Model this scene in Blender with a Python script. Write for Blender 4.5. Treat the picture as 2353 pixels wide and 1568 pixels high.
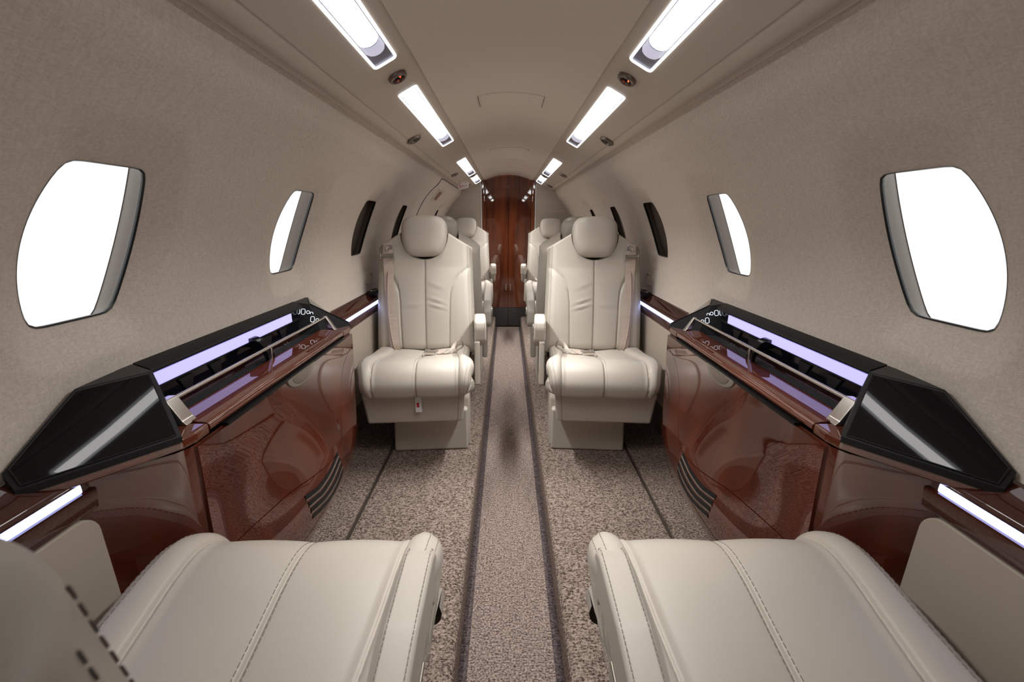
import bpy, bmesh, math, random
from math import sin, cos, pi, sqrt, atan2, radians
from mathutils import Vector, Matrix
random.seed(7)
SC = bpy.context.scene
COL = SC.collection
for o in list(bpy.data.objects): bpy.data.objects.remove(o)

# ------------------------------------------------------------------ camera
TH = math.atan(279/980.0); PSI = 12.5/980.0; ROLL = .006
CAM = Vector((-.014, 0, 1.15))
Fv = Vector((sin(PSI)*cos(TH), cos(PSI)*cos(TH), -sin(TH)))
R0 = Vector((cos(PSI), -sin(PSI), 0)); U0 = R0.cross(Fv)
Rv = R0*cos(ROLL) + U0*sin(ROLL); Uv = Rv.cross(Fv)
cd = bpy.data.cameras.new('camera'); cam = bpy.data.objects.new('camera', cd); COL.objects.link(cam)
cd.sensor_fit = 'HORIZONTAL'; cd.sensor_width = 36.0; cd.lens = 36.0*980/2353
cd.clip_start = .01; cd.clip_end = 60
cd.dof.use_dof = True; cd.dof.focus_distance = 1.5; cd.dof.aperture_fstop = 9
cam.matrix_world = Matrix(((Rv.x, Uv.x, -Fv.x, CAM.x), (Rv.y, Uv.y, -Fv.y, CAM.y), (Rv.z, Uv.z, -Fv.z, CAM.z), (0, 0, 0, 1)))
SC.camera = cam
# ------------------------------------------------------------------ world and exposure
w = bpy.data.worlds.new('overcast_sky'); SC.world = w; w.use_nodes = True
w.node_tree.nodes['Background'].inputs[0].default_value = (1, 1, 1, 1)
w.node_tree.nodes['Background'].inputs[1].default_value = .84
SC.view_settings.view_transform = 'Standard'
try: SC.view_settings.look = 'None'
except Exception: pass
SC.view_settings.gamma = 1; SC.view_settings.use_curve_mapping = False
SC.view_settings.exposure = 0.42
LAMP = 6.0           # glow of the overhead lamp lenses
BEAM = 3.8           # watts per metre thrown down by each overhead lamp
SPREAD = 84
STRIP = 4.2          # side wash strips
CONSOLE = .72       # lavender console strips

# ------------------------------------------------------------------ materials
def lin(r, g, b):
    f = lambda c: (c/255/12.92) if c/255 <= .04045 else ((c/255+.055)/1.055)**2.4
    return (f(r), f(g), f(b), 1)
def newmat(name):
    m = bpy.data.materials.new(name); m.use_nodes = True
    return m, m.node_tree.nodes, m.node_tree.links, m.node_tree.nodes['Principled BSDF']
def plain(name, col, rough=.5, metal=0, coat=0, spec=.5, coat_ior=1.5):
    m, N, L, p = newmat(name)
    p.inputs['Base Color'].default_value = col; p.inputs['Roughness'].default_value = rough
    p.inputs['Metallic'].default_value = metal; p.inputs['Specular IOR Level'].default_value = spec
    p.inputs['Coat Weight'].default_value = coat; p.inputs['Coat Roughness'].default_value = .02
    p.inputs['Coat IOR'].default_value = coat_ior
    tc = N.new('ShaderNodeTexCoord'); n = N.new('ShaderNodeTexNoise'); n.inputs['Scale'].default_value = 60
    mr = N.new('ShaderNodeMapRange'); mr.inputs[3].default_value = rough*.9; mr.inputs[4].default_value = min(1, rough*1.1)
    L.new(tc.outputs['Object'], n.inputs['Vector']); L.new(n.outputs['Fac'], mr.inputs[0]); L.new(mr.outputs[0], p.inputs['Roughness'])
    return m
def emit(name, col, strength):
    m, N, L, p = newmat(name)
    p.inputs['Base Color'].default_value = (.6, .6, .6, 1)
    p.inputs['Emission Color'].default_value = col; p.inputs['Emission Strength'].default_value = strength
    return m
def leather(name, col, bump=.12):
    m, N, L, p = newmat(name)
    tc = N.new('ShaderNodeTexCoord')
    n1 = N.new('ShaderNodeTexNoise'); n1.inputs['Scale'].default_value = 5; n1.inputs['Detail'].default_value = 3
    mix = N.new('ShaderNodeMix'); mix.data_type = 'RGBA'
    mix.inputs[6].default_value = tuple(c*.95 for c in col[:3])+(1,); mix.inputs[7].default_value = tuple(min(1, c*1.04) for c in col[:3])+(1,)
    L.new(tc.outputs['Object'], n1.inputs['Vector']); L.new(n1.outputs['Fac'], mix.inputs[0]); L.new(mix.outputs[2], p.inputs['Base Color'])
    v = N.new('ShaderNodeTexVoronoi'); v.inputs['Scale'].default_value = 900
    L.new(tc.outputs['Object'], v.inputs['Vector'])
    b = N.new('ShaderNodeBump'); b.inputs['Strength'].default_value = bump; b.inputs['Distance'].default_value = .0006
    L.new(v.outputs['Distance'], b.inputs['Height']); L.new(b.outputs['Normal'], p.inputs['Normal'])
    p.inputs['Roughness'].default_value = .42; p.inputs['Specular IOR Level'].default_value = .45
    return m
def fabric(name, col):
    m, N, L, p = newmat(name)
    tc = N.new('ShaderNodeTexCoord'); mp = N.new('ShaderNodeMapping'); mp.inputs['Scale'].default_value = (1, 420, 90)
    n = N.new('ShaderNodeTexNoise'); n.inputs['Scale'].default_value = 1; n.inputs['Detail'].default_value = 4; n.inputs['Roughness'].default_value = .65
    mp2 = N.new('ShaderNodeMapping'); mp2.inputs['Scale'].default_value = (120, 120, 520)
    n2 = N.new('ShaderNodeTexNoise'); n2.inputs['Scale'].default_value = 1; n2.inputs['Detail'].default_value = 2
    add = N.new('ShaderNodeMath'); add.operation = 'ADD'
    cr = N.new('ShaderNodeMapRange'); cr.inputs[1].default_value = .7; cr.inputs[2].default_value = 1.3
    mix = N.new('ShaderNodeMix'); mix.data_type = 'RGBA'
    mix.inputs[6].default_value = tuple(c*.87 for c in col[:3])+(1,); mix.inputs[7].default_value = tuple(c*1.12 for c in col[:3])+(1,)
    L.new(tc.outputs['Object'], mp.inputs[0]); L.new(mp.outputs[0], n.inputs['Vector'])
    L.new(tc.outputs['Object'], mp2.inputs[0]); L.new(mp2.outputs[0], n2.inputs['Vector'])
    L.new(n.outputs['Fac'], add.inputs[0]); L.new(n2.outputs['Fac'], add.inputs[1]); L.new(add.outputs[0], cr.inputs[0])
    L.new(cr.outputs[0], mix.inputs[0]); L.new(mix.outputs[2], p.inputs['Base Color'])
    b = N.new('ShaderNodeBump'); b.inputs['Strength'].default_value = .22; b.inputs['Distance'].default_value = .001
    L.new(add.outputs[0], b.inputs['Height']); L.new(b.outputs['Normal'], p.inputs['Normal'])
    p.inputs['Roughness'].default_value = .85; p.inputs['Specular IOR Level'].default_value = .2
    return m
def carpet(name, c0, c1, scale=1.0):
    m, N, L, p = newmat(name)
    tc = N.new('ShaderNodeTexCoord')
    mp = N.new('ShaderNodeMapping'); mp.inputs['Scale'].default_value = (150*scale, 190*scale, 170*scale)
    v = N.new('ShaderNodeTexNoise'); v.inputs['Scale'].default_value = 1; v.inputs['Detail'].default_value = 2.5; v.inputs['Roughness'].default_value = .7
    mp3 = N.new('ShaderNodeMapping'); mp3.inputs['Scale'].default_value = (35, 260, 60)
    n3 = N.new('ShaderNodeTexNoise'); n3.inputs['Scale'].default_value = 1; n3.inputs['Detail'].default_value = 2
    add = N.new('ShaderNodeMath'); add.operation = 'MULTIPLY_ADD'; add.inputs[1].default_value = .35
    cr = N.new('ShaderNodeMapRange'); cr.inputs[1].default_value = .54; cr.inputs[2].default_value = .80
    mix = N.new('ShaderNodeMix'); mix.data_type = 'RGBA'; mix.inputs[6].default_value = c0; mix.inputs[7].default_value = c1
    L.new(tc.outputs['Object'], mp.inputs[0]); L.new(mp.outputs[0], v.inputs['Vector'])
    L.new(tc.outputs['Object'], mp3.inputs[0]); L.new(mp3.outputs[0], n3.inputs['Vector'])
    L.new(n3.outputs['Fac'], add.inputs[0]); L.new(v.outputs['Fac'], add.inputs[2]); L.new(add.outputs[0], cr.inputs[0])
    L.new(cr.outputs[0], mix.inputs[0]); L.new(mix.outputs[2], p.inputs['Base Color'])
    b = N.new('ShaderNodeBump'); b.inputs['Strength'].default_value = .9; b.inputs['Distance'].default_value = .006
    L.new(add.outputs[0], b.inputs['Height']); L.new(b.outputs['Normal'], p.inputs['Normal'])
    p.inputs['Roughness'].default_value = .95; p.inputs['Specular IOR Level'].default_value = .1
    return m
def wood(name, axis, dark, light, coat_ior=2.2):
    m, N, L, p = newmat(name)
    tc = N.new('ShaderNodeTexCoord'); mp = N.new('ShaderNodeMapping')
    s = {'z': (14, 14, 1.1), 'y': (14, 1.1, 14)}[axis]; mp.inputs['Scale'].default_value = s
    n = N.new('ShaderNodeTexNoise'); n.inputs['Scale'].default_value = 1; n.inputs['Detail'].default_value = 4; n.inputs['Distortion'].default_value = .15
    mp2 = N.new('ShaderNodeMapping'); mp2.inputs['Scale'].default_value = tuple(k*14 if k > 2 else k*8 for k in s)
    n2 = N.new('ShaderNodeTexNoise'); n2.inputs['Scale'].default_value = 1; n2.inputs['Detail'].default_value = 3
    add = N.new('ShaderNodeMath'); add.operation = 'MULTIPLY_ADD'; add.inputs[1].default_value = .3
    cr = N.new('ShaderNodeMapRange'); cr.inputs[1].default_value = .45; cr.inputs[2].default_value = .85
    mix = N.new('ShaderNodeMix'); mix.data_type = 'RGBA'; mix.inputs[6].default_value = dark; mix.inputs[7].default_value = light
    L.new(tc.outputs['Object'], mp.inputs[0]); L.new(mp.outputs[0], n.inputs['Vector'])
    L.new(tc.outputs['Object'], mp2.inputs[0]); L.new(mp2.outputs[0], n2.inputs['Vector'])
    L.new(n2.outputs['Fac'], add.inputs[0]); L.new(n.outputs['Fac'], add.inputs[2]); L.new(add.outputs[0], cr.inputs[0])
    L.new(cr.outputs[0], mix.inputs[0]); L.new(mix.outputs[2], p.inputs['Base Color'])
    p.inputs['Roughness'].default_value = .5; p.inputs['Specular IOR Level'].default_value = .1; p.inputs['Coat Weight'].default_value = 1; p.inputs['Coat Roughness'].default_value = .008
    p.inputs['Coat IOR'].default_value = coat_ior
    return m
def glass_mat():
    m, N, L, p = newmat('window_glass'); N.remove(p)
    out = N['Material Output']; t = N.new('ShaderNodeBsdfTransparent'); g = N.new('ShaderNodeBsdfGlossy'); g.inputs['Roughness'].default_value = .01
    mx = N.new('ShaderNodeMixShader'); mx.inputs[0].default_value = .03
    L.new(t.outputs[0], mx.inputs[1]); L.new(g.outputs[0], mx.inputs[2]); L.new(mx.outputs[0], out.inputs[0])
    return m
LEA = leather('cream_leather', lin(190, 182, 170))
LEA2 = leather('seat_shell_leather', lin(190, 182, 170))
PANEL = leather('overhead_vinyl', lin(196, 183, 168), .05)
CEIL = plain('ceiling_vinyl', lin(214, 202, 188), .7, spec=.3)
FAB = fabric('wall_fabric', lin(212, 201, 189))
BULK = fabric('bulkhead_fabric', lin(188, 178, 164))
SIDE = plain('side_panel_leather', lin(174, 162, 148), .55)
CARP = carpet('loop_carpet', lin(72, 58, 50), lin(174, 157, 145))
CARP2 = carpet('runner_carpet', lin(82, 67, 60), lin(182, 165, 155), 1.1)
EDGE = carpet('darker_floor_edge', lin(60, 52, 54), lin(112, 100, 100))
WOODZ = wood('cherry_veneer_upright', 'z', lin(60, 20, 9), lin(94, 36, 16))
WOODY = wood('cherry_veneer_lengthwise', 'y', lin(60, 20, 8), lin(124, 54, 24))
WOODD = wood('dark_cherry_veneer', 'z', lin(64, 24, 10), lin(122, 58, 24), 1.8)
WOODL = wood('ledge_veneer', 'y', lin(42, 14, 9), lin(74, 28, 15), 1.8)
BLKG = plain('black_gloss', (.005, .005, .007, 1), .03, spec=.5)
BLKM = plain('black_satin', (.008, .008, .009, 1), .42, spec=.3)
GREYR = plain('window_reveal_plastic', lin(116, 106, 97), .32, spec=.15)
LIP = plain('window_lip_rubber', lin(26, 28, 30), .3)
SHADE = plain('shade_fabric', lin(84, 74, 66), .7)
RUB = plain('rubber_mat', (.03, .03, .034, 1), .3)
CHR = plain('brushed_chrome', (.72, .68, .64, 1), .22, metal=1)
CHRP = plain('polished_chrome', (.8, .79, .78, 1), .08, metal=1)
PEW = plain('warm_pewter', lin(150, 143, 132), .4, metal=.6)
BRZ = plain('dark_bronze', lin(128, 116, 108), .3, metal=.75)
WEB = fabric('belt_webbing', lin(196, 180, 168))
THR = plain('stitching_thread', lin(134, 124, 114), .8)
THRD = plain('dark_thread', lin(120, 112, 104), .8)
WHT = plain('white_plastic', (.8, .8, .8, 1), .4)
RED = plain('red_print', lin(190, 30, 40), .5)
LMAT = emit('lamp_lens', (1, .985, .96, 1), LAMP)
LRIM = emit('lamp_rim', (.95, .97, 1, 1), 1.1)
LEND = plain('lamp_reflector_end', lin(130, 130, 150), .3, metal=.6)
SMAT = emit('wash_strip', (.42, .50, 1, 1), STRIP)
CMAT = emit('console_strip', lin(168, 163, 255), CONSOLE)
GMAT = emit('glyph_light', (.8, .9, 1, 1), 1.2)
REDL = emit('red_indicator', (1, .06, .01, 1), 4)
GLASS = glass_mat()

# ------------------------------------------------------------------ geometry helpers
class Geo:
    def __init__(s): s.v = []; s.f = []; s.bev = False
    def add(s, vs, fs):
        b = len(s.v); s.v += [tuple(p) for p in vs]; s.f += [tuple(i+b for i in f) for f in fs]; return s
    def grid(s, P, closed=False):
        n, m = len(P), len(P[0]); vs = [q for r in P for q in r]; fs = []
        for i in range(n-1):
            for j in range(m if closed else m-1):
                k = (j+1) % m; fs.append((i*m+j, i*m+k, (i+1)*m+k, (i+1)*m+j))
        return s.add(vs, fs)
    def poly(s, pts): return s.add(pts, [tuple(range(len(pts)))])
    def box(s, x0, x1, y0, y1, z0, z1):
        return s.add([(x0, y0, z0), (x1, y0, z0), (x1, y1, z0), (x0, y1, z0), (x0, y0, z1), (x1, y0, z1), (x1, y1, z1), (x0, y1, z1)],
                     [(0, 3, 2, 1), (4, 5, 6, 7), (0, 1, 5, 4), (1, 2, 6, 5), (2, 3, 7, 6), (3, 0, 4, 7)])
    def rbox(s, x0, x1, y0, y1, z0, z1, r=.01, seg=3, tf=None):
        bm = bmesh.new(); bmesh.ops.create_cube(bm, size=1)
        for q in bm.verts: q.co = Vector(((x0+x1)/2+q.co.x*(x1-x0), (y0+y1)/2+q.co.y*(y1-y0), (z0+z1)/2+q.co.z*(z1-z0)))
        bmesh.ops.bevel(bm, geom=list(bm.edges), offset=r, segments=seg, profile=.5, affect='EDGES')
        s.frombm(bm, tf); s.bev = True; return s
    def frombm(s, bm, tf=None):
        bm.verts.index_update()
        s.add([tf(q.co) if tf else q.co[:] for q in bm.verts], [[q.index for q in f.verts] for f in bm.faces]); bm.free()
    def prism(s, poly2, a, b, fn, r=0, seg=2):
        """extrude a 2D polygon between a and b; fn(p,q,t)->xyz"""
        bm = bmesh.new(); n = len(poly2)
        A = [bm.verts.new((p, q, a)) for p, q in poly2]; B = [bm.verts.new((p, q, b)) for p, q in poly2]
        bm.faces.new(A); bm.faces.new(B[::-1])
        for i in range(n): bm.faces.new((A[i], B[i], B[(i+1) % n], A[(i+1) % n]))
        bmesh.ops.recalc_face_normals(bm, faces=list(bm.faces))
        if r: bmesh.ops.bevel(bm, geom=list(bm.edges), offset=r, segments=seg, profile=.5, affect='EDGES')
        s.frombm(bm, lambda c: fn(c.x, c.y, c.z)); s.bev = s.bev or r > 0; return s
    def tube(s, pts, r, n=8, cap=True):
        pts = [Vector(p) for p in pts]; rings = []
        for i, p in enumerate(pts):
            t = (pts[min(i+1, len(pts)-1)]-pts[max(i-1, 0)]).normalized()
            a = t.cross(Vector((0, 0, 1)));
            if a.length < .05: a = t.cross(Vector((1, 0, 0)))
            a.normalize(); c = t.cross(a); rr = r[i] if isinstance(r, (list, tuple)) else r
            rings.append([tuple(p+a*rr*cos(2*pi*k/n)+c*rr*sin(2*pi*k/n)) for k in range(n)])
        b = len(s.v); s.grid(rings, True)
        if cap: s.f.append(tuple(b+k for k in range(n))); s.f.append(tuple(b+(len(pts)-1)*n+k for k in range(n))[::-1])
        return s
    def ribbon(s, pts, wdir, wd, nrm, th):
        """flat strap: pts centre line, wdir width vectors, nrm thickness vectors"""
        rings = []
        for i, p in enumerate(pts):
            p = Vector(p); W = Vector(wdir[i] if isinstance(wdir, list) else wdir).normalized()*wd/2; Nn = Vector(nrm[i] if isinstance(nrm, list) else nrm).normalized()*th/2
            rings.append([tuple(p-W-Nn), tuple(p+W-Nn), tuple(p+W+Nn), tuple(p-W+Nn)])
        b = len(s.v); s.grid(rings, True); s.f.append((b, b+1, b+2, b+3)); e = b+4*(len(pts)-1); s.f.append((e+3, e+2, e+1, e)); return s
    def mirror(s, sgn):
        if sgn < 0: return s
        s.v = [(-x, y, z) for x, y, z in s.v]; s.f = [f[::-1] for f in s.f]; return s
def build(name, g, mat, parent=None, angle=40, kind=None, recalc=True):
    me = bpy.data.meshes.new(name); me.from_pydata(g.v, [], g.f)
    if recalc:
        bm = bmesh.new(); bm.from_mesh(me); bmesh.ops.remove_doubles(bm, verts=bm.verts, dist=1e-6)
        bmesh.ops.recalc_face_normals(bm, faces=bm.faces); bm.to_mesh(me); bm.free()
    me.materials.append(mat); me.shade_smooth(); 
    if g.bev:
        nv = [Vector((0, 0, 0)) for _ in me.vertices]
        for p in me.polygons:
            for i in p.vertices: nv[i] += p.normal*p.area
        me.normals_split_custom_set_from_vertices([tuple(q.normalized()) if q.length > 0 else (0, 0, 1) for q in nv])
    else: me.set_sharp_from_angle(angle=radians(angle))
    me.update()
    o = bpy.data.objects.new(name, me); COL.objects.link(o)
    if parent is not None: o.parent = parent
    if kind: o['kind'] = kind
    return o
def empty(name, loc=(0, 0, 0), rz=0):
    o = bpy.data.objects.new(name, None); COL.objects.link(o); o.location = loc; o.rotation_euler = (0, 0, rz); o.empty_display_size = .05; return o
def tag(o, label, cat, group=None):
    o['label'] = label; o['category'] = cat
    if group: o['group'] = group
    return o
def local(g, loc):
    g.v = [(x-loc[0], y-loc[1], z-loc[2]) for x, y, z in g.v]; return g
def lerp(a, b, t): return a+(b-a)*t
def interp(tab, x):
    if x <= tab[0][0]: return tab[0][1]
    for (a, b), (c, d) in zip(tab, tab[1:]):
        if x <= c: return lerp(b, d, (x-a)/(c-a))
    return tab[-1][1]
def sstep(a, b, x):
    t = max(0, min(1, (x-a)/(b-a))); return t*t*(3-2*t)
def catmull(P, n):
    out = []; m = len(P)
    for i in range(m-1):
        p0, p1, p2, p3 = P[max(i-1, 0)], P[i], P[i+1], P[min(i+2, m-1)]
        for k in range(n):
            t = k/n; out.append(tuple(.5*((2*b)+(-a+c)*t+(2*a-5*b+4*c-d)*t*t+(-a+3*b-3*c+d)*t**3) for a, b, c, d in zip(p0, p1, p2, p3)))
    out.append(tuple(P[-1])); return out
Y0, Y1 = -1.0, 4.62       # cabin ends
ZC, RW = .862, .72        # fuselage lining circle

# ------------------------------------------------------------------ floor
fl = build('floor', Geo().poly([(-.138, Y0, 0), (.138, Y0, 0), (.138, Y1, 0), (-.138, Y1, 0)]), CARP2, kind='structure')
for sg in (-1, 1):
    build('dark_border', Geo().box(-.1385, -.1165, Y0, Y1, -.01, .0015).mirror(sg), EDGE, fl)  # floor strip beside the riser, coloured darker than the runner
    pr = [(-.139, 0)]
    for k in range(7):
        a = k/6*pi/2; pr.append((-.139-.016*(1-cos(a))-.004*k/6, .099+.016*sin(a)))
    pr += [(-.35, .115), (-.541, .115), (-.541, .095)]
    build('raised_platform', Geo().grid([[(x, y, z) for x, z in pr] for y in (Y0, 1, 2, 3, Y1)]).mirror(sg), CARP, fl, angle=60)
    build('outer_carpet', Geo().grid([[(x, y, z) for x, z in [(-.557, .095), (-.557, .115), (-.66, .118), (-.75, .14)]] for y in (Y0, 1, 2, 3, Y1)]).mirror(sg), CARP, fl)
    build('seat_track', Geo().box(-.559, -.539, Y0, Y1, .09, .100).mirror(sg), BLKM, fl)
    build('track_strip', Geo().box(-.5535, -.5445, Y0, Y1, .098, .110).mirror(sg), BRZ, fl)

build('leak_slab', Geo().box(-.80, .80, Y0-.02, Y1+.12, -.04, -.012), BLKM, fl)  # unseen slab, added to keep sky light out of the floor gaps
# ------------------------------------------------------------------ walls with windows
WINH = (9.5, 29.7)                         # window span, degrees on the lining circle
SW = RW*radians(WINH[1]-WINH[0])            # its height along the arc
SCN = RW*radians((WINH[0]+WINH[1])/2)       # arc centre
WW = .190
SHEAR = .15          # the window openings lean slightly aft
def rr_radius(a, hw, hh, r):
    """distance from centre to a rounded rectangle along direction a, slightly barrelled"""
    c, q = abs(cos(a)), abs(sin(a)); k = hw*.27*q*q/(hh*hh)
    rs = (-c+sqrt(c*c+4*k*hw))/(2*k) if k > 1e-9 else hw/c       # bowed sides
    rt = hh/q if q > 1e-6 else 9.0                                # flat top and bottom
    n = 18.0
    return (rs**-n+rt**-n)**(-1/n)
def wallpt(sg, y, s, off):
    a = s/RW; r = RW+off+.032*sstep(.80, .90, a)
    return (sg*r*cos(a), y, ZC+r*sin(a))
def make_wall(sg, name, centres):
    a0, a1 = radians(-9.0), radians(58)
    s0, s1 = RW*a0, RW*a1
    pw, ph = WW/2+.115, SW/2+.10
    svals = [lerp(s0, SCN-ph, k/6) for k in range(6)] + [lerp(SCN-ph, SCN+ph, k/40) for k in range(41)] + [lerp(SCN+ph, s1, k/10) for k in range(1, 11)]
    i0, i1 = 6, 46
    yb = [Y0]; patches = []
    for c in centres:
        if c-pw > yb[-1]:
            k = max(1, int((c-pw-yb[-1])/.05)); st = yb[-1]
            yb += [lerp(st, c-pw, q/k) for q in range(1, k+1)]
        j0 = len(yb)-1
        yb += [lerp(c-pw, c+pw, q/36) for q in range(1, 37)]
        patches.append((c, j0, len(yb)-1))
    k = max(1, int((Y1-yb[-1])/.05)); st = yb[-1]; yb += [lerp(st, Y1+.02, q/k) for q in range(1, k+1)]
    def inpatch(i, j): return any(j0 <= j < j1 and i0 <= i < i1 for c, j0, j1 in patches)
    g = Geo(); n = len(svals); vs = [wallpt(sg, y, s, 0) for y in yb for s in svals]; fs = []
    for j in range(len(yb)-1):
        for i in range(n-1):
            if not inpatch(i, j): fs.append((j*n+i, j*n+i+1, (j+1)*n+i+1, (j+1)*n+i))
    g.add(vs, fs)
    for c, j0, j1 in patches:
        loop = [(yb[j], svals[i0]) for j in range(j0, j1)]+[(yb[j1], svals[i]) for i in range(i0, i1)]+[(yb[j], svals[i1]) for j in range(j1, j0, -1)]+[(yb[j0], svals[i]) for i in range(i1, i0, -1)]
        rings = []
        NR = 22
        for r in range(NR+1):
            t = r/NR; ring = []
            for (y, s) in loop:
                a = atan2(s-SCN, y-c); q = rr_radius(a, WW/2, SW/2, .03)
                yi, si = c+q*cos(a)+SHEAR*q*sin(a), SCN+q*sin(a)
                yy, ss = lerp(yi, y, t**1.5), lerp(si, s, t**1.5)
                # scooped recess round the window, deeper above it
                d = sqrt((yy-yi)**2+(ss-si)**2); reach = .070+.028*max(0, sin(a))
                dep = .024*(1-min(1, d/reach))**1.25
                if r == NR: dep = 0
                ring.append(wallpt(sg, yy, ss, dep))
            rings.append(ring)
        g.grid(rings, True)
    return build(name, g, FAB, kind='structure', angle=60)
CL = [.028, .718, 1.398, 2.085, 2.757, 4.03]
CR = [.028, .712, 1.395, 2.083, 2.773, 3.468]
make_wall(-1, 'wall_left', CL); make_wall(1, 'wall_right', CR)
wi = 0
for sg, cs in ((-1, CL), (1, CR)):
    for c in cs:
        wi += 1
        root = empty('window_%d' % wi, wallpt(sg, c, SCN, .024)); root['kind'] = 'structure'
        L0 = root.location
        def ring(grow, off, n=72):
            R = []
            for k in range(n):
                a = 2*pi*k/n; q = rr_radius(a, WW/2+grow, SW/2+grow*.9, .03)
                R.append(wallpt(sg, c+q*cos(a)+SHEAR*q*sin(a), SCN+q*sin(a), off))
            return R
        build('reveal', local(Geo().grid([ring(.004, .034), ring(.010, .046), ring(.018, .060), ring(.030, .078)], True), L0), GREYR, root, recalc=False)
        build('lip', local(Geo().grid([ring(.001, .0225), ring(-.0015, .025), ring(-.001, .029), ring(.005, .035)], True), L0), LIP, root, recalc=False)
        g = Geo(); 
        for off in (.0775, .0805):
            a = ring(.031, off); h = len(a)//2
            for k in range(h): 
                p4 = [a[k], a[k+1], a[(len(a)-k-1) % len(a)], a[(len(a)-k) % len(a)]]
                g.poly(p4[1:] if k == 0 else (p4[:2]+p4[3:] if k == h-1 else p4))
        g.grid([ring(.031, .0775), ring(.031, .0805)], True); build('pane', local(g, L0), GLASS, root)
        if cs.index(c) >= 3:      # drawn shade
            a = ring(.029, .066); h = len(a)//2; g = Geo()
            for k in range(h):
                p4 = [a[k], a[k+1], a[(len(a)-k-1) % len(a)], a[(len(a)-k) % len(a)]]
                g.poly(p4[1:] if k == 0 else (p4[:2]+p4[3:] if k == h-1 else p4))
            build('drawn_shade', local(g, L0), SHADE, root)
        build('outer_skin', local(Geo().grid([ring(.028, .077), ring(.075, .077)], True), L0), LIP, root, recalc=False)

# ------------------------------------------------------------------ ceiling, overhead panels
def ceil_z(x): return 1.592-.055*(x/.245)**2
pc = [(-.49, 1.452), (-.262, 1.549), (-.250, 1.549), (-.249, 1.541)] + [(x*.245/8, ceil_z(x*.245/8)) for x in range(-8, 9)] + [(.249, 1.541), (.250, 1.549), (.262, 1.549), (.49, 1.452)]
ceil = build('ceiling', Geo().grid([[(x, y, z) for x, z in pc] for y in (Y0, .5, 1.5, 2.5, 3.5, Y1+.02)]), CEIL, kind='structure', angle=50)
for (ya, yb_) in ((1.72, 1.872), (2.93, 2.99), (3.47, 3.53), (4.22, 4.29)):
    g = Geo(); hw = .12; n = 10
    top = [[(lerp(-hw, hw, k/n), y, ceil_z(lerp(-hw, hw, k/n))-.0025) for k in range(n+1)] for y in (ya, yb_)]
    g.grid(top)
    g.grid([top[0], [(x, ya-.001, z+.0035) for x, y, z in top[0]]]); g.grid([top[1], [(x, yb_+.001, z+.0035) for x, y, z in top[1]]])
    for e in (0, n): g.poly([top[0][e], top[1][e], tuple(Vector(top[1][e])+Vector((0, 0, .004))), tuple(Vector(top[0][e])+Vector((0, 0, .004)))])
    build('access_panel', g, CEIL, ceil)
    for e in (-1, 1): build('panel_notch', Geo().box(e*hw-.0010, e*hw+.0010, ya+.003, yb_-.003, ceil_z(hw)-.0035, ceil_z(hw)+.002), LIP, ceil)
SL = .5213                                    # slope of the overhead panel
def psu_z(x): return 1.533-SL*(abs(x)-.262)
pnorm = Vector((SL, 0, -1)).normalized()      # for the left panel: faces down and inboard (+x)
def psu(sg, x, y, h):
    """point on the overhead panel, |x| across, h proud of it"""
    n = pnorm; return (sg*(x-n.x*h) if False else sg*x-sg*n.x*h, y, psu_z(x)+n.z*h)
for i, sg in enumerate((-1, 1)):
    pr = [(-.246, 1.565), (-.2445, 1.549), (-.2455, 1.5425), (-.250, 1.5395)]
    pr += [(-x, psu_z(x)) for x in (.30, .36, .408)] + [(-.4105, psu_z(.4105)+.003), (-.4125, psu_z(.4125)+.003), (-.4145, psu_z(.4145)-.0015)]
    for k in range(1, 8):
        t = k/7; pr.append((-.4145-.037*t, psu_z(.4145)-.0015-.020*t+.012*t*t*t-.004*sin(pi*t)))
    pr += [(-.458, 1.436), (-.474, 1.446)]
    g = Geo().grid([[(x, y, z) for x, z in pr] for y in (Y0, 0, 1, 2, 3, 4, Y1+.01)]).mirror(sg)
    o = build('trim_%d' % (i+1), g, PANEL, kind='structure', angle=35)

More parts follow.
